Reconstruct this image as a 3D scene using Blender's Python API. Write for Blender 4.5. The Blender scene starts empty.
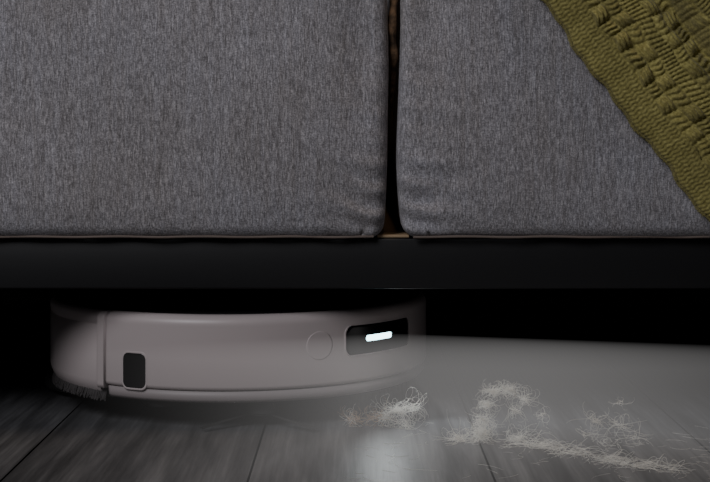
import bpy, bmesh, math, random
import numpy as np
import mathutils
from mathutils import Vector
random.seed(7); rng=np.random.default_rng(7)
S=bpy.context.scene
col=S.collection

# ---------- helpers ----------
def empty(name,loc=(0,0,0)):
    o=bpy.data.objects.new(name,None); o.location=loc; o.empty_display_size=.05; col.objects.link(o); return o
def mesh_obj(name,v,f,mat=None,parent=None,smooth=True):
    me=bpy.data.meshes.new(name); me.from_pydata([tuple(map(float,p)) for p in v],[],f); me.update()
    if smooth:
        for p in me.polygons: p.use_smooth=True
    o=bpy.data.objects.new(name,me); col.objects.link(o)
    if mat: me.materials.append(mat)
    if parent: o.parent=parent
    return o
def box(name,x0,x1,y0,y1,z0,z1,mat,parent=None,bev=.003,seg=3):
    bm=bmesh.new(); bmesh.ops.create_cube(bm,size=1)
    for v in bm.verts:
        v.co=Vector(((x0+x1)/2+v.co.x*(x1-x0),(y0+y1)/2+v.co.y*(y1-y0),(z0+z1)/2+v.co.z*(z1-z0)))
    if bev: bmesh.ops.bevel(bm,geom=bm.edges[:],offset=bev,segments=seg,affect='EDGES',profile=.5)
    me=bpy.data.meshes.new(name); bm.to_mesh(me); bm.free()
    for p in me.polygons: p.use_smooth=bool(bev)
    o=bpy.data.objects.new(name,me); col.objects.link(o); me.materials.append(mat)
    if parent: o.parent=parent
    return o
class M:
    def __init__(s,name,base=(.5,.5,.5),rough=.6,**kw):
        s.m=bpy.data.materials.new(name); s.m.use_nodes=True; s.n=s.m.node_tree.nodes; s.l=s.m.node_tree.links
        s.b=s.n['Principled BSDF']; s.b.inputs['Base Color'].default_value=(*base,1); s.b.inputs['Roughness'].default_value=rough
        for k,v in kw.items(): s.b.inputs[k.replace('_',' ')].default_value=v
    def add(s,t,**kw):
        n=s.n.new(t)
        for k,v in kw.items(): setattr(n,k,v)
        return n
    def coords(s,scale=(1,1,1)):
        t=s.add('ShaderNodeTexCoord'); mp=s.add('ShaderNodeMapping'); mp.inputs['Scale'].default_value=scale
        s.l.new(t.outputs['Object'],mp.inputs['Vector']); return mp.outputs[0]
    def noise(s,scale=(1,1,1),sc=1,detail=3,rough=.5):
        n=s.add('ShaderNodeTexNoise'); n.inputs['Scale'].default_value=sc; n.inputs['Detail'].default_value=detail
        n.inputs['Roughness'].default_value=rough; s.l.new(s.coords(scale),n.inputs['Vector']); return n.outputs['Fac']
    def ramp(s,inp,stops):
        r=s.add('ShaderNodeValToRGB'); e=r.color_ramp.elements
        while len(e)<len(stops): e.new(.5)
        for i,(p,c) in enumerate(stops): e[i].position=p; e[i].color=(*c,1) if len(c)==3 else c
        s.l.new(inp,r.inputs[0]); return r.outputs[0]
    def mix(s,a,b,fac,mode='MIX'):
        n=s.add('ShaderNodeMix',data_type='RGBA',blend_type=mode)
        if isinstance(fac,(int,float)): n.inputs[0].default_value=fac
        else: s.l.new(fac,n.inputs[0])
        for i,x in ((6,a),(7,b)):
            if isinstance(x,tuple): n.inputs[i].default_value=(*x,1)
            else: s.l.new(x,n.inputs[i])
        return n.outputs[2]
    def bump(s,h,strength=.3,dist=.001):
        n=s.add('ShaderNodeBump'); n.inputs['Strength'].default_value=strength; n.inputs['Distance'].default_value=dist
        s.l.new(h,n.inputs['Height']); s.l.new(n.outputs[0],s.b.inputs['Normal'])
    def color(s,c): s.l.new(c,s.b.inputs['Base Color'])

# ---------- materials ----------
f=M('heathered_grey_fabric',rough=.95); f.b.inputs['Sheen Weight'].default_value=.1
slub=f.noise((1,1,.15),1000,2,.6)
weft=f.noise((.35,.35,1),1000,2,.5)
streak=f.noise((1,1,.05),260,4,.6)
speck=f.noise((1,1,.8),1150,1,.6)
big=f.noise((1,1,.7),11,4,.6)
c=f.ramp(slub,[(.30,(.18,.172,.178)),(.5,(.31,.30,.315)),(.70,(.49,.475,.495))])
c=f.mix(c,f.ramp(speck,[(.36,(.64,.64,.64)),(.64,(1.31,1.31,1.31))]),.8,'MULTIPLY')
c=f.mix(c,f.ramp(weft,[(.35,(.78,.78,.78)),(.65,(1.17,1.17,1.17))]),.75,'MULTIPLY')
c=f.mix(c,f.ramp(streak,[(.35,(.87,.85,.83)),(.65,(1.08,1.09,1.12))]),.7,'MULTIPLY')
c=f.mix(c,f.ramp(big,[(.35,(.90,.87,.84)),(.65,(1.03,1.03,1.06))]),.8,'MULTIPLY')
f.color(c); f.bump(slub,.3,.0005); FAB=f.m

m=M('welt_fabric',(.19,.15,.13),.95); m.bump(m.noise((1,1,1),900,2),.4,.0005); PIPE=m.m
m=M('gap_warm_brown',(.22,.13,.07),.95); tn=m.noise((1,1,1),160,3)  # warm light between the cushions, put in as brown colour
m.color(m.ramp(tn,[(.35,(.04,.025,.015)),(.65,(.22,.13,.07))])); m.bump(m.noise((1,1,1),700,3),.6,.001); GAPWARM=m.m
m=M('black_powder_coat',(.009,.009,.010),.5); m.bump(m.noise((1,1,1),700,2),.12,.0003); BAR=m.m
m=M('deck_wood',(.42,.30,.18),.6); WOOD=m.m
m=M('robot_shell',(.55,.48,.475),.38); m.bump(m.noise((1,1,1),1600,1),.06,.0002); SHELL=m.m
SKIRT=M('robot_skirt',(.32,.28,.28),.5).m
TOPM=M('robot_top',(.02,.019,.02),.35).m
BLK=M('gloss_black',(.002,.002,.003),.12).m
RUB=M('rubber',(.015,.015,.015),.8).m
BRI=M('bristles',(.06,.054,.054),.9).m
m=M('led_white',(1,1,1),.3); m.b.inputs['Emission Color'].default_value=(.55,.92,1,1); m.b.inputs['Emission Strength'].default_value=7; LED=m.m
m=M('wall_paint',(.16,.155,.15),.9); m.bump(m.noise((1,1,1),60,3),.1,.001); WALL=m.m

m=M('dark_wood_planks',rough=.5); m.b.inputs['Specular IOR Level'].default_value=.17
g=m.noise((12,.9,1),5,5,.6); g2=m.noise((40,1.2,1),7,4,.6)
wv=m.add('ShaderNodeTexWave',wave_type='BANDS',bands_direction='X'); wv.inputs['Scale'].default_value=9; wv.inputs['Distortion'].default_value=9; wv.inputs['Detail'].default_value=3; wv.inputs['Detail Scale'].default_value=1.5
m.l.new(m.coords((1,.18,1)),wv.inputs['Vector'])
c=m.ramp(g,[(.3,(.052,.052,.054)),(.5,(.100,.100,.103)),(.7,(.165,.165,.167))])
c=m.mix(c,m.ramp(g2,[(.35,(.75,.75,.75)),(.65,(1.2,1.2,1.2))]),.8,'MULTIPLY')
c=m.mix(c,m.ramp(wv.outputs['Fac'],[(.0,(.65,.65,.65)),(.6,(1.1,1.1,1.1))]),.8,'MULTIPLY')
at=m.add('ShaderNodeAttribute',attribute_name='tone',attribute_type='GEOMETRY')
c=m.mix(c,at.outputs['Color'],1,'MULTIPLY'); m.color(c)
m.bump(g2,.25,.0006); FLOOR=m.m

m=M('olive_wool',rough=.95); m.b.inputs['Sheen Weight'].default_value=.15
n1=m.noise((1,1,1),420,3,.6); n2=m.noise((1,1,1),18,3,.5)
c=m.ramp(n1,[(.3,(.21,.18,.052)),(.5,(.34,.30,.100)),(.7,(.48,.43,.16))])
c=m.mix(c,m.ramp(n2,[(.35,(.8,.8,.75)),(.65,(1.1,1.1,1.05))]),.8,'MULTIPLY')
at=m.add('ShaderNodeAttribute',attribute_name='tone',attribute_type='GEOMETRY')
c=m.mix(c,at.outputs['Color'],1,'MULTIPLY')
m.color(c); m.bump(n1,.7,.0008); WOOL=m.m
WOOLF=M('olive_wool_fuzz',(.34,.30,.10),.9).m

def hairmat(name,colr):
    m=M(name,colr,.8); return m.m
HAIR=hairmat('pet_hair',(.76,.74,.68)); HAIRB=hairmat('pet_hair_brown',(.52,.36,.24))

# ---------- floor, walls ----------
W=.173; verts=[];faces=[];tones=[]
x=-.248-W*18
i=0
while x<3.2:
    off=[.35,-.25,.62,.05,-.55][i%5]
    y=-2.4+off
    while y<2.6:
        y1=y+1.2; t=random.uniform(.85,1.12)
        a=.0008
        base=len(verts)
        top=[(x+a,y+a),(x+W-a,y+a),(x+W-a,y1-a),(x+a,y1-a)]
        verts+= [(p[0],p[1],0) for p in top]+[(p[0],p[1],-.012) for p in top]
        faces.append((base,base+1,base+2,base+3)); tones.append(t)
        for k in range(4):
            k2=(k+1)%4
            faces.append((base+k,base+4+k,base+4+k2,base+k2)); tones.append(.08)
        y=y1
    x+=W;i+=1
fl=mesh_obj('floor',verts,faces,FLOOR,smooth=False)
ca=fl.data.attributes.new('tone','FLOAT_COLOR','FACE')
for k,t in enumerate(tones): ca.data[k].color=(t,t,t*1.01,1)
sub=box('floor_underlay',-3.3,3.3,-2.4,2.6,-.04,-.012,RUB,parent=fl,bev=0)
box('wall_back',-3.3,3.3,2.2,2.3,0,2.6,WALL,bev=0)
box('baseboard_back',-3.3,3.3,2.185,2.2,0,.08,WALL,bev=.002)

# ---------- sofa ----------
sofa=empty('sofa',(.03,1.55,0))
inv=mathutils.Matrix.Translation((-.03,-1.55,0))
def P(o): o.parent=sofa; o.matrix_parent_inverse=inv; return o
P(box('frame_front_rail',-.84,.90,1.12,1.16,.1175,.1585,BAR,bev=.0015))
P(box('frame_back_rail',-.84,.90,1.96,2.0,.1175,.1585,BAR,bev=.0015))
P(box('frame_side_rail_1',-.84,-.80,1.16,1.96,.1175,.1585,BAR,bev=.0015))
P(box('frame_side_rail_2',.86,.90,1.16,1.96,.1175,.1585,BAR,bev=.0015))
P(box('deck',-.80,.86,1.135,1.99,.152,.1600,BAR,bev=.001))
P(box('deck_slat',.018,.044,1.1215,1.95,.1590,.1612,WOOD,bev=.0005))
for k,(lx,ly) in enumerate([(-.82,1.14),(.88,1.14),(-.82,1.98),(.88,1.98)]):
    P(box('leg_%d'%(k+1),lx-.018,lx+.018,ly-.018,ly+.018,0,.1175,BAR,bev=.002))
P(box('arm_1',-.98,-.775,1.10,2.0,.1612,.60,FAB,bev=.04,seg=5))
P(box('arm_2',.835,1.04,1.10,2.0,.1612,.60,FAB,bev=.04,seg=5))
P(box('backrest',-.775,.835,1.84,2.02,.1612,.80,FAB,bev=.05,seg=5))

def cushion(name,x0,x1,y0,y1,z0,z1,seed,rad=.011):
    bm=bmesh.new(); bmesh.ops.create_cube(bm,size=1)
    for v in bm.verts:
        v.co=Vector(((x0+x1)/2+v.co.x*(x1-x0),(y0+y1)/2+v.co.y*(y1-y0),(z0+z1)/2+v.co.z*(z1-z0)))
    def cut(axis,vals):
        for t in vals:
            g=bm.verts[:]+bm.edges[:]+bm.faces[:]
            co=[0,0,0];no=[0,0,0];co[axis]=t;no[axis]=1
            bmesh.ops.bisect_plane(bm,geom=g,plane_co=co,plane_no=no)
    def spaced(a,b,n):
        e=[.0015,.003,.005,.007,.009,.011,.014,.017,.020,.023,.026,.029,.032,.035,.038,.041,.044,.047,.05,.054,.058,.063,.068,.075]
        L=[a+t for t in e]+[b-t for t in e]
        L+=list(np.linspace(a+.085,b-.085,n)); return L
    cut(0,spaced(x0,x1,40)); cut(2,spaced(z0,z1,14)); cut(1,spaced(y0,y1,8))
    cx,cy,cz=(x0+x1)/2,(y0+y1)/2,(z0+z1)/2
    hx,hy,hz=(x1-x0)/2,(y1-y0)/2,(z1-z0)/2
    h=np.array((hx,hy,hz))
    for v in bm.verts:
        p=np.array(v.co)-np.array((cx,cy,cz))
        q=np.clip(p,-(h-rad),(h-rad)); d=p-q; n=np.linalg.norm(d)
        if n>1e-9: p=q+d/n*min(rad,max(abs(d)))
        X,Y,Z=p+np.array((cx,cy,cz))
        ex=min(X-x0,x1-X); ez=min(Z-z0,z1-Z)
        if Y<cy:
            w=(1-(abs(p[0])/hx)**8)*(1-(abs(p[2])/hz)**6)
            Y-= .007*w
            s=1 if X>cx else -1
            zz=Z-z0
            up=min(1,zz/.012)
            k=math.exp(-((ex-.008)/.032)**2)*(math.exp(-zz/.05)+.08)*up
            Y+= .0034*k*math.sin(zz*310-ex*60*s+seed*1.7+.8*math.sin(ex*90))
            Y+= .0018*up*math.exp(-((ex-.03)/.02)**2)*math.exp(-((zz-.026-ex*.5)/.008)**2)
            Y+= .0040*math.exp(-((ex-.022)/.014)**2)*math.exp(-((zz-.165)/.05)**2)
            k2=math.exp(-max(ez,0)/.014)*.0008
            Y+= k2*math.sin(X*150+math.sin(X*37)*3)
            Y+= .0020*math.sin(X*17+Z*9+seed)*math.sin(Z*21+seed)
        if ex<.02:
            s=1 if X>cx else -1
            zz=Z-z0
            X+= s*(.0012*math.sin(zz*30+.6+seed)+.0010*math.exp(-((zz-.06)/.03)**2))
            X-= s*.005*math.exp(-zz/.010)
        v.co=(X,Y,Z)
    me=bpy.data.meshes.new(name); bm.to_mesh(me); bm.free()
    for p in me.polygons: p.use_smooth=True
    o=bpy.data.objects.new(name,me); col.objects.link(o); me.materials.append(FAB)
    return P(o)
def tube(name,pts,r,mat,cyclic=False,res=3,taper=None):
    cu=bpy.data.curves.new(name,'CURVE'); cu.dimensions='3D'; cu.bevel_depth=r; cu.bevel_resolution=res
    sp=cu.splines.new('POLY'); sp.points.add(len(pts)-1)
    for i,(q,p) in enumerate(zip(sp.points,pts)):
        q.co=(*p,1)
        if taper: q.radius=taper(i/(len(pts)-1))
    sp.use_cyclic_u=cyclic; cu.materials.append(mat)
    o=bpy.data.objects.new(name,cu); col.objects.link(o); return o
ZB=.1587; ZT=.405
cushion('seat_cushion_left',-.772,.0260,1.110,1.835,ZB,ZT,3)
cushion('seat_cushion_right',.0358,.832,1.110,1.835,ZB,ZT,5)
P(tube('gap_warm_strip',[(.0309+.0009*math.sin(t*110),1.126+.0025*math.sin(t*90)+.02*max(0,(.31-t)/.06),t) for t in np.linspace(.250,.40,90)],.0042,GAPWARM,
   taper=lambda k:min(1,.15+2.2*k)*(.85+.15*math.sin(k*37))))  # brown strip added in the gap to stand for warm light there
for nm,a,b in (('welt_left',-.76,.015),('welt_right',.047,.82)):
    P(tube(nm,[(t,1.1130+.0006*math.sin(t*130),ZB+.0016+.0003*math.sin(t*90)) for t in np.linspace(a,b,160)],.0011,PIPE))

# ---------- robot vacuum ----------
RC=(-.109,1.3); R=.175
robot=empty('robot_vacuum',(RC[0],RC[1],0))
def pol(th,r,z): return (r*math.sin(th),-r*math.cos(th),z)
def lathe(name,prof,mat,t0=0,t1=2*math.pi,n=256,closed_prof=True,capends=False):
    full=abs(t1-t0-2*math.pi)<1e-6
    N=n if full else n+1; v=[];fc=[]; K=len(prof)
    for i in range(N):
        th=t0+(t1-t0)*i/n
        for r,z in prof: v.append(pol(th,r,z))
    for i in range(n):
        j=(i+1)%N
        rng_=K if closed_prof else K-1
        for k in range(rng_):
            k2=(k+1)%K; fc.append((i*K+k,j*K+k,j*K+k2,i*K+k2))
    if capends and not full:
        fc.append(tuple(range(K))); fc.append(tuple(reversed([(N-1)*K+k for k in range(K)])))
    o=mesh_obj(name,v,fc,mat,robot)
    bm=bmesh.new(); bm.from_mesh(o.data); bmesh.ops.recalc_face_normals(bm,faces=bm.faces); bm.to_mesh(o.data); bm.free()
    return o
def arc(cx,cz,r,a0,a1,n=6):
    return [(cx+r*math.cos(math.radians(a0+(a1-a0)*k/n)),cz+r*math.sin(math.radians(a0+(a1-a0)*k/n))) for k in range(n+1)]
D=math.radians
rb=.1738
prof=[(.0001,.022),(.165,.022),(.170,.026)]+[(rb-.001,.032),(rb,.036)]+[(rb,.0815),(rb-.0014,.0824),(rb-.0014,.0834),(rb-.0002,.0842)]+arc(rb-.006,.089,.006,0,90,6)+[(rb-.009,.095),(rb-.0095,.0935),(.0001,.0935)]
lathe('rear_body',prof,SHELL,D(135),D(360-38),200,closed_prof=False)
prof=[(.0001,.022),(.1685,.022),(.1685,.092),(.0001,.0925)]
lathe('chassis',prof,RUB,closed_prof=False)
ob=.1757
bp=[(.171,.034),(ob-.003,.0335),(ob-.0008,.0345),(ob,.037)]+[(ob+.0002,.06),(ob,.086)]+arc(ob-.008,.087,.008,0,90,8)+[(ob-.0095,.0952),(ob-.010,.093),(.168,.093)]
lathe('bumper',bp,SHELL,D(-34.6),D(133),220,closed_prof=True,capends=True)
sk=[(.165,.0235),(.1715,.0235),(.1735,.026),(.1742,.0328),(.165,.0328)]
lathe('lower_skirt',sk,SKIRT,D(-34),D(133),200,closed_prof=True,capends=True)
pp=[(.168,.030),(.1760,.0305),(.1770,.034),(.1770,.086)]+arc(.1770-.008,.087,.008,0,90,8)+[(.166,.094)]
lathe('bumper_end_rib',pp,SHELL,D(-37.6),D(-35.2),10,closed_prof=True,capends=True)
prof=[(.0001,.0955),(.155,.0955),(.163,.0950),(.1665,.0940),(.1670,.092)]
lathe('top_plate',prof,TOPM,closed_prof=False)
prof=[(.0001,.1075),(.036,.1075),(.040,.1055),(.041,.095)]
o=lathe('lidar_turret',prof,TOPM,n=96,closed_prof=False); o.location=(-.04,.045,0)
def panel(name,thc,zc,w,h,cr,rad,mat,skew=0,rise=.0006,rings=10,inner=0):
    raw=[]
    for (sx,sz,a0) in ((1,1,0),(-1,1,90),(-1,-1,180),(1,-1,270)):
        for k in range(9):
            a=math.radians(a0+90*k/8)
            raw.append((sx*(w/2-cr)+cr*math.cos(a),sz*(h/2-cr)+cr*math.sin(a)))
    pts=[]
    for q in range(len(raw)):
        a=raw[q];b=raw[(q+1)%len(raw)]; dd=math.hypot(b[0]-a[0],b[1]-a[1]); n=max(1,int(dd/.002))
        for k in range(n): pts.append((a[0]+(b[0]-a[0])*k/n,a[1]+(b[1]-a[1])*k/n))
    K=len(pts); v=[];fc=[]
    def P3(s,t,r): return pol(thc+s/R,r,zc+t+skew*s)
    for s,t in pts: v.append(P3(s,t,rad-.002))
    for ri in range(rings):
        k=1-(ri/rings)*(1-inner) if inner else 1-ri/rings
        rr=rad+(rise if ri>0 else rise*.6)
        for s,t in pts: v.append(P3(s*k,t*k,rr))
        for q in range(K):
            q2=(q+1)%K; fc.append((ri*K+q,ri*K+q2,(ri+1)*K+q2,(ri+1)*K+q))
    if not inner:
        v.append(P3(0,0,rad+rise)); c=len(v)-1
        for q in range(K): fc.append((rings*K+q,rings*K+(q+1)%K,c))
    else:
        for s,t in pts: v.append(P3(s*inner,t*inner,rad-.002))
        for q in range(K):
            q2=(q+1)%K; fc.append((rings*K+q,rings*K+q2,(rings+1)*K+q2,(rings+1)*K+q))
    return mesh_obj(name,v,fc,mat,robot)
panel('charging_port_frame',D(-24.7),.0478,.0245,.0320,.006,ob,SHELL,rise=.0004,rings=4,inner=.86)
panel('charging_port',D(-24.7),.0478,.0226,.0302,.0050,ob,BLK,rise=.0005)
panel('sensor_window_frame',D(49),.0697,.087,.0268,.0075,ob,SHELL,rise=.0006,rings=3,inner=.95)
panel('sensor_window',D(49),.0697,.085,.0245,.006,ob,BLK,rise=.0005)
panel('headlight_led',D(47.5),.0702,.032,.0050,.0022,ob+.0006,LED,rise=.0005)
panel('bumper_button',D(27),.068,.024,.024,.0119,ob+.0001,SHELL,rise=.00016,rings=14,inner=.0)
def cyl(name,loc,r,h,axis,mat,n=48):
    bm=bmesh.new(); bmesh.ops.create_cone(bm,cap_ends=True,segments=n,radius1=r,radius2=r,depth=h)
    bmesh.ops.bevel(bm,geom=[e for e in bm.edges if len(e.link_faces)==2 and e.calc_face_angle()>1],offset=min(r,h)*.15,segments=2,affect='EDGES')
    me=bpy.data.meshes.new(name); bm.to_mesh(me); bm.free()
    o=bpy.data.objects.new(name,me); col.objects.link(o); me.materials.append(mat); o.parent=robot; o.location=loc
    if axis=='fwd': o.rotation_euler=(math.pi/2,0,D(49)+math.pi/2)
    return o
fd=Vector((math.sin(D(49)),-math.cos(D(49)),0)); sd=Vector((fd.y,-fd.x,0))
cyl('wheel_1',sd*.10+Vector((0,0,.032)),.032,.018,'fwd',RUB)
cyl('wheel_2',-sd*.10+Vector((0,0,.032)),.032,.018,'fwd',RUB)
cyl('caster',fd*.12+Vector((0,0,.011)),.011,.014,'fwd',RUB)
for k,s in enumerate((1,-1)):
    p=-fd*.105+sd*.068*s
    cyl('mop_pad_%d'%(k+1),p+Vector((0,0,.0125)),.062,.0125,'z',RUB)
def strands(name,lines,r,mat,parent=None,res=1):
    cu=bpy.data.curves.new(name,'CURVE'); cu.dimensions='3D'; cu.bevel_depth=r; cu.bevel_resolution=res
    for pts in lines:
        sp=cu.splines.new('POLY'); sp.points.add(len(pts)-1)
        n=len(pts)
        for i,(q,p) in enumerate(zip(sp.points,pts)):
            q.co=(float(p[0]),float(p[1]),float(p[2]),1); q.radius=1-.6*(i/(n-1))
    cu.materials.append(mat)
    o=bpy.data.objects.new(name,cu); col.objects.link(o)
    if parent: o.parent=parent
    return o
L=[]
for k in range(22):
    thc=-95+k*2.75
    for j in range(22):
        th=D(thc+random.uniform(-1.0,1.0)); r0=.168
        p=np.array(pol(th,r0,.031)); q=np.array(pol(D(thc)+(th-D(thc))*1.4,r0+.004,random.uniform(.018,.022)))
        L.append([p,(p+q)/2+np.array((0,0,.0005)),q])
strands('rear_fringe',L,.0007,BRI,robot)
L=[]
bc=np.array(pol(D(12),.150,.012))
for a in (200,320,80):
    for k in range(26):
        aa=math.radians(a+random.uniform(-5,5)); 
        pts=[bc+np.array((math.cos(aa+.15*t)*.055*t,math.sin(aa+.15*t)*.055*t,-.009*t)) for t in np.linspace(0,1,6)]
        L.append(pts)
strands('side_brush',L,.00025,RUB,robot)
cyl('side_brush_hub',tuple(bc+np.array((0,0,.004))),.012,.012,'z',RUB)
cyl('dock_contact_pad',pol(D(-20),.150,.0205),.014,.008,'z',RUB)

# ---------- headlight: light + hazy beam drawn as a self-glowing volume ----------
th=D(48)
lamp=Vector((RC[0]+math.sin(th)*(ob+.004),RC[1]-math.cos(th)*(ob+.004),.0702))
sl=bpy.data.lights.new('headlight_spot','SPOT'); sl.energy=.34; sl.spot_size=D(130); sl.spot_blend=.5; sl.shadow_soft_size=.008; sl.color=(.92,.98,1)
so=bpy.data.objects.new('headlight_spot',sl); col.objects.link(so); so.location=lamp-Vector(RC+(0,)); so.parent=robot
d=Vector((math.sin(D(42)),-math.cos(D(42)),-.20)); so.rotation_euler=d.to_track_quat('-Z','Y').to_euler()

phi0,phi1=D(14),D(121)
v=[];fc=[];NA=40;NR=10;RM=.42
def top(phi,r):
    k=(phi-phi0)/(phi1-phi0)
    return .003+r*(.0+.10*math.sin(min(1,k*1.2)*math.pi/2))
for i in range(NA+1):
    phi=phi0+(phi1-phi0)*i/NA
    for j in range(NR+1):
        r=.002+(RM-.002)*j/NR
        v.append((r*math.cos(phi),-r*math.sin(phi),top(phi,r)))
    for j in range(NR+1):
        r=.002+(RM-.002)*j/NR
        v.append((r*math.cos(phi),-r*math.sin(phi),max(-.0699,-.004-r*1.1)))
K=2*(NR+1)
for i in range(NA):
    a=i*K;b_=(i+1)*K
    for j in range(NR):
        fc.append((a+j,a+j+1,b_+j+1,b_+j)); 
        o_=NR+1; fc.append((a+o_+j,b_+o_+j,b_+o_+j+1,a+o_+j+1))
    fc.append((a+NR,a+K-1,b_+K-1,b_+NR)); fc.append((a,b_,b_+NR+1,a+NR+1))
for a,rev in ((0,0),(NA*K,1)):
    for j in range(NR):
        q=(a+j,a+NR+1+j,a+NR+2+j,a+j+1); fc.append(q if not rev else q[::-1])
beam=mesh_obj('headlight_beam_glow',v,fc,None,smooth=False)
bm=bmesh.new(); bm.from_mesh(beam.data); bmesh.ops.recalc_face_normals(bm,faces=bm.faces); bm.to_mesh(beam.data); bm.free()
bmt=bpy.data.materials.new('beam_glow_emission'); bmt.use_nodes=True; n=bmt.node_tree.nodes; l=bmt.node_tree.links
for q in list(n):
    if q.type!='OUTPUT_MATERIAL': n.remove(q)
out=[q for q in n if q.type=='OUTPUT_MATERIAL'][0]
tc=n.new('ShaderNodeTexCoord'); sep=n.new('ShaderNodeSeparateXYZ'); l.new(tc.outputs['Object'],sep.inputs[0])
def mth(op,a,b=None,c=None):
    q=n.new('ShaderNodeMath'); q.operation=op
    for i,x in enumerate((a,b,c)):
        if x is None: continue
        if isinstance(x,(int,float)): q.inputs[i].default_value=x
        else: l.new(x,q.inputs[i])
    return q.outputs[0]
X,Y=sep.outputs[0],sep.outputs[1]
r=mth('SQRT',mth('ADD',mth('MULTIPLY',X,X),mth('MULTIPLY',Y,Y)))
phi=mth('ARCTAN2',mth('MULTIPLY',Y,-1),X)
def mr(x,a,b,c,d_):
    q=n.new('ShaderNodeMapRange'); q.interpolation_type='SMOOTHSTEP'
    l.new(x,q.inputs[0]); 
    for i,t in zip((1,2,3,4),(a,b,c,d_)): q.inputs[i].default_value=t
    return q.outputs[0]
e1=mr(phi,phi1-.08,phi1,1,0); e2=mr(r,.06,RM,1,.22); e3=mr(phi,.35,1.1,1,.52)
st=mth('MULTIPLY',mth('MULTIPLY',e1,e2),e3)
em=n.new('ShaderNodeEmission'); em.inputs[0].default_value=(.97,.945,.94,1)  # beam haze glows by its own emission, with hand-shaped falloff
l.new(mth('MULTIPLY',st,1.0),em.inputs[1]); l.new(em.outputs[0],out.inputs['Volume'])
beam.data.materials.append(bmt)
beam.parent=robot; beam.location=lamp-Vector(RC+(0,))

# ---------- hair tufts ----------
def tuft(name,base,blobs,mat,rad=.00013,curl=1.0,dens=1):
    L=[]
    for (bx,by,bz,br,nn_,ln) in blobs:
        main=rng.normal(0,1,3); main[2]*=.4
        for k in range(int(nn_*dens)):
            p=np.array((bx,by,bz))+rng.normal(0,br*.45,3)*np.array((1,1,.7))
            dr=rng.normal(0,.6,3)+main*rng.choice((-1,1)); dr[2]*=.45; dr/=np.linalg.norm(dr)
            ax=rng.normal(0,1,3); ax/=np.linalg.norm(ax)
            n_=12; step=ln*rng.uniform(.4,1.2)/n_; pts=[]
            cv=rng.normal(0,.42)*curl
            for s in range(n_):
                q=p.copy(); q[2]=max(q[2],.0003+abs(rng.normal(0,.0002))); pts.append(q)
                dr=dr+np.cross(ax,dr)*cv+rng.normal(0,.04,3)
                dr+= (np.array((bx,by,bz))-p)/br*.07
                dr/=np.linalg.norm(dr); p=p+dr*step
            L.append(pts)
    o=strands(name,L,rad,mat,res=0); o.location=(base[0],base[1],0); return o
t1=tuft('pet_hair_tuft',(.030,1.150),[(-.004,0,.008,.005,50,.028),(.006,.0,.013,.004,90,.026),(.018,.004,.015,.004,45,.032),(.012,-.006,.003,.006,40,.03),(-.033,0,.006,.004,22,.018)],HAIR)
t1b=tuft('brown_strands',(0,0),[(-.030,0,.006,.006,50,.02),(-.014,0,.007,.006,36,.024)],HAIRB); t1b.parent=t1
tuft('pet_hair_tuft',(.119,1.10),[(-.009,0,.038,.0035,100,.016),(.004,.0,.039,.0025,80,.018),(.016,0,.032,.0025,40,.026),(.030,0,.020,.002,14,.022),(-.014,0,.028,.0035,70,.018),(-.018,0,.016,.0035,50,.020),(.008,0,.023,.003,34,.024),(-.018,-.004,.005,.007,180,.028),(-.038,-.006,.002,.005,60,.024),(.008,-.006,.002,.006,60,.028)],HAIR)
tuft('pet_hair_tuft',(.196,1.06),[(-.012,0,.023,.004,26,.022),(.008,0,.019,.004,30,.026),(.008,0,.037,.002,14,.014),(.020,0,.010,.004,16,.022),(-.018,0,.012,.004,14,.020),(.0,0,.004,.008,14,.028)],HAIR)
L=[]
A=np.array((.118,1.083)); B=np.array((.230,.995))
for k in range(270):
    t=rng.beta(1.2,1.3); c0=A+(B-A)*t
    clump=math.sin(t*23+1)*.5+.5
    c0=c0+np.array((0,.008*math.sin(t*7)+.003*math.sin(t*31)))
    off=rng.normal(0,.0024+.0034*clump)*(1.2-.4*t)
    dr=(B-A)/np.linalg.norm(B-A); nr=np.array((-dr[1],dr[0])); ang=rng.normal(0,.5)
    ln=rng.uniform(.010,.034); pts=[]; p=c0+nr*off; a=ang; z=abs(rng.normal(0,.004)); cv=rng.normal(0,.2)
    for s in range(10):
        dd=dr*math.cos(a)+nr*math.sin(a); pts.append((p[0]-A[0],p[1]-A[1],max(.0003,z*math.sin(math.pi*s/9)+.0003))); p=p+dd*ln/10; a+=cv+rng.normal(0,.08)
    L.append(pts)
o=strands('pet_hair_trail',L,.00013,HAIR,res=0); o.location=(A[0],A[1],0)
L=[]
for k in range(110):
    p=np.array((rng.uniform(.0,.30),rng.uniform(.97,1.16))); a=rng.uniform(0,6.28); cv=rng.normal(0,.2); pts=[]
    ln=rng.uniform(.008,.03)
    for s in range(8):
        pts.append((p[0],p[1],.0003)); p=p+np.array((math.cos(a),math.sin(a)))*ln/8; a+=cv
    L.append(pts)
strands('loose_fibres',L,.00009,HAIR,res=0)

# ---------- woven throw ----------
e=np.array((.598,-.801)); nn=np.array((.801,.598)); P0=np.array((.150,.349)); YF=1.094
U=np.arange(-.20,.30,.00075); V=np.arange(0,.24,.00075)
u,vv=np.meshgrid(U,V,indexing='ij')
def smooth(x,a,b): t=np.clip((x-a)/(b-a),0,1); return t*t*(3-2*t)
wob=.0012*np.sin(u*90)+.0009*np.sin(u*230+1)-.003*np.exp(-((u-.076)/.06)**2)
hem=.0225
ribs=.0013*np.abs(np.sin(np.pi*(u+.0006*np.sin(vv*900))/.0034))*(0.5+.5*np.abs(np.sin(vv*np.pi/.0036)))
ca_=.0150; cb=.0115
uu=u+.004*np.sin(vv*60)+.0020*np.sin(u*110+vv*35); v2=vv-hem+.0018*np.sin(u*60+vv*30)+.0008*np.sin(u*190)
ci=np.floor(uu/ca_); cj=np.floor(v2/cb); fu=uu/ca_-ci; fv=v2/cb-cj
even=((ci+cj)%2==0)
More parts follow.
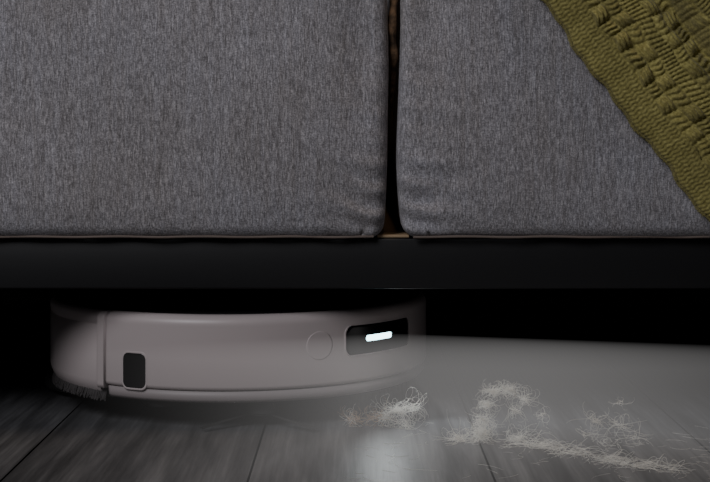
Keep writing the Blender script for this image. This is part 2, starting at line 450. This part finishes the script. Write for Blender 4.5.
dome_u=np.sin(np.pi*fu); dome_v=np.sin(np.pi*fv)
r1=.50+.50*np.abs(np.sin(np.pi*(fv*3+.16*np.sin(fu*6+ci))))
r2_=.50+.50*np.abs(np.sin(np.pi*(fu*3+.16*np.sin(fv*6+cj))))
hb=np.where(even, (dome_u**.5)*r1*(.15+.85*dome_v**.35)*1.15, (dome_v**.6)*r2_*(.15+.85*dome_u**.3)*.75)
amp=.0062*(1+.25*np.sin(ci*12.9898+cj*78.233))
hb=hb*amp
band=smooth(vv,hem-.001,hem+.001)
stripe=((cj%4)==2)
hb=np.where(stripe,.0022*np.abs(np.sin(np.pi*fu*4))*(.5+.5*np.abs(np.sin(np.pi*fv*3)))+.0006,hb)
h=ribs*(1-band)+hb*band + .0012*(1-band)
fold=.008*smooth(vv,.0,.03)-.018*np.exp(-((vv-.074-.04*u)/.009)**2)+.018*smooth(vv,.076,.094)+.006*np.sin(vv*40+u*8)*smooth(vv,.08,.12)
yo=-(h+fold)
edge=np.exp(-vv/.0012); yo=yo+.009*edge
px=P0[0]+u*e[0]+vv*nn[0]+wob*nn[0]*np.exp(-vv/.05); pz=P0[1]+u*e[1]+vv*nn[1]+wob*nn[1]*np.exp(-vv/.05)
zt=ZT+.004; rc=.02
s=pz-(zt-rc); q=rc*math.pi/2
off=-(yo)
a=np.clip(s/rc,0,math.pi/2); rr=rc+off
yb=YF+rc
Xc=px
Yc=np.where(s<=0,YF-off,np.where(s<q,yb-rr*np.cos(a),yb+(s-q)))
Zc=np.where(s<=0,pz,np.where(s<q,(zt-rc)+rr*np.sin(a),zt+off))
nu,nv=u.shape
co=np.stack([Xc,Yc,Zc],-1).reshape(-1,3)
idx=np.arange(nu*nv).reshape(nu,nv)
fa=np.stack([idx[:-1,:-1],idx[1:,:-1],idx[1:,1:],idx[:-1,1:]],-1).reshape(-1,4)
me=bpy.data.meshes.new('throw_blanket'); me.vertices.add(len(co)); me.vertices.foreach_set('co',co.astype(np.float32).ravel())
me.loops.add(fa.size); me.loops.foreach_set('vertex_index',fa.astype(np.int32).ravel())
me.polygons.add(len(fa)); me.polygons.foreach_set('loop_start',np.arange(0,fa.size,4,dtype=np.int32)); 
me.polygons.foreach_set('use_smooth',np.ones(len(fa),dtype=bool))
me.update(calc_edges=True); me.validate()
at=me.attributes.new('tone','FLOAT_COLOR','POINT')
tv=np.where(band>.5,.95+.12*np.sin(ci*7.1+cj*3.3),.9).reshape(-1)
cc=np.stack([tv,tv,tv,np.ones_like(tv)],-1).astype(np.float32); at.data.foreach_set('color',cc.ravel())
th_=bpy.data.objects.new('throw_blanket',me); col.objects.link(th_); me.materials.append(WOOL)
L=[]
for k in range(900):
    uu_=rng.uniform(-.05,.28); p=P0+e*uu_+nn*(.0005+.0012*math.sin(uu_*90)*1+.0009*math.sin(uu_*230+1)-.003*math.exp(-((uu_-.076)/.06)**2)); a=rng.normal(0,.7)
    dd=-nn*math.cos(a)+e*math.sin(a); ln=rng.uniform(.001,.003)
    L.append([(p[0],YF-.001,p[1]),(p[0]+dd[0]*ln*.5,YF-.0015,p[1]+dd[1]*ln*.5),(p[0]+dd[0]*ln,YF+rng.uniform(-.002,.004),p[1]+dd[1]*ln)])
strands('edge_fuzz',L,.00014,WOOLF,th_,res=0)

# ---------- lights ----------
def area(name,loc,tgt,size,en,colr,sy=None):
    a=bpy.data.lights.new(name,'AREA'); a.energy=en; a.size=size; a.color=colr
    if sy: a.shape='RECTANGLE'; a.size_y=sy
    o=bpy.data.objects.new(name,a); col.objects.link(o); o.location=loc
    o.rotation_euler=(Vector(tgt)-Vector(loc)).to_track_quat('-Z','Y').to_euler(); return o
area('key_light',(-.9,-.3,1.35),(0,1.1,.2),.8,17,(.96,.96,1))  # soft key light from the upper left front, source unseen
area('warm_top_fill',(.2,.85,2.3),(.1,1.1,.2),.5,6,(1,.72,.45))  # warm fill added overhead to tint the fabric brownish
w=bpy.data.worlds.new('World'); S.world=w; w.use_nodes=True
w.node_tree.nodes['Background'].inputs[0].default_value=(.5,.52,.6,1); w.node_tree.nodes['Background'].inputs[1].default_value=.03

# ---------- camera ----------
cd=bpy.data.cameras.new('camera'); cam=bpy.data.objects.new('camera',cd); col.objects.link(cam)
cam.location=(0,0,.24); cam.rotation_euler=(math.pi/2,0,0)
cd.sensor_width=36; cd.lens=1380/710*36; cd.shift_y=-103/710; cd.clip_start=.02
S.camera=cam
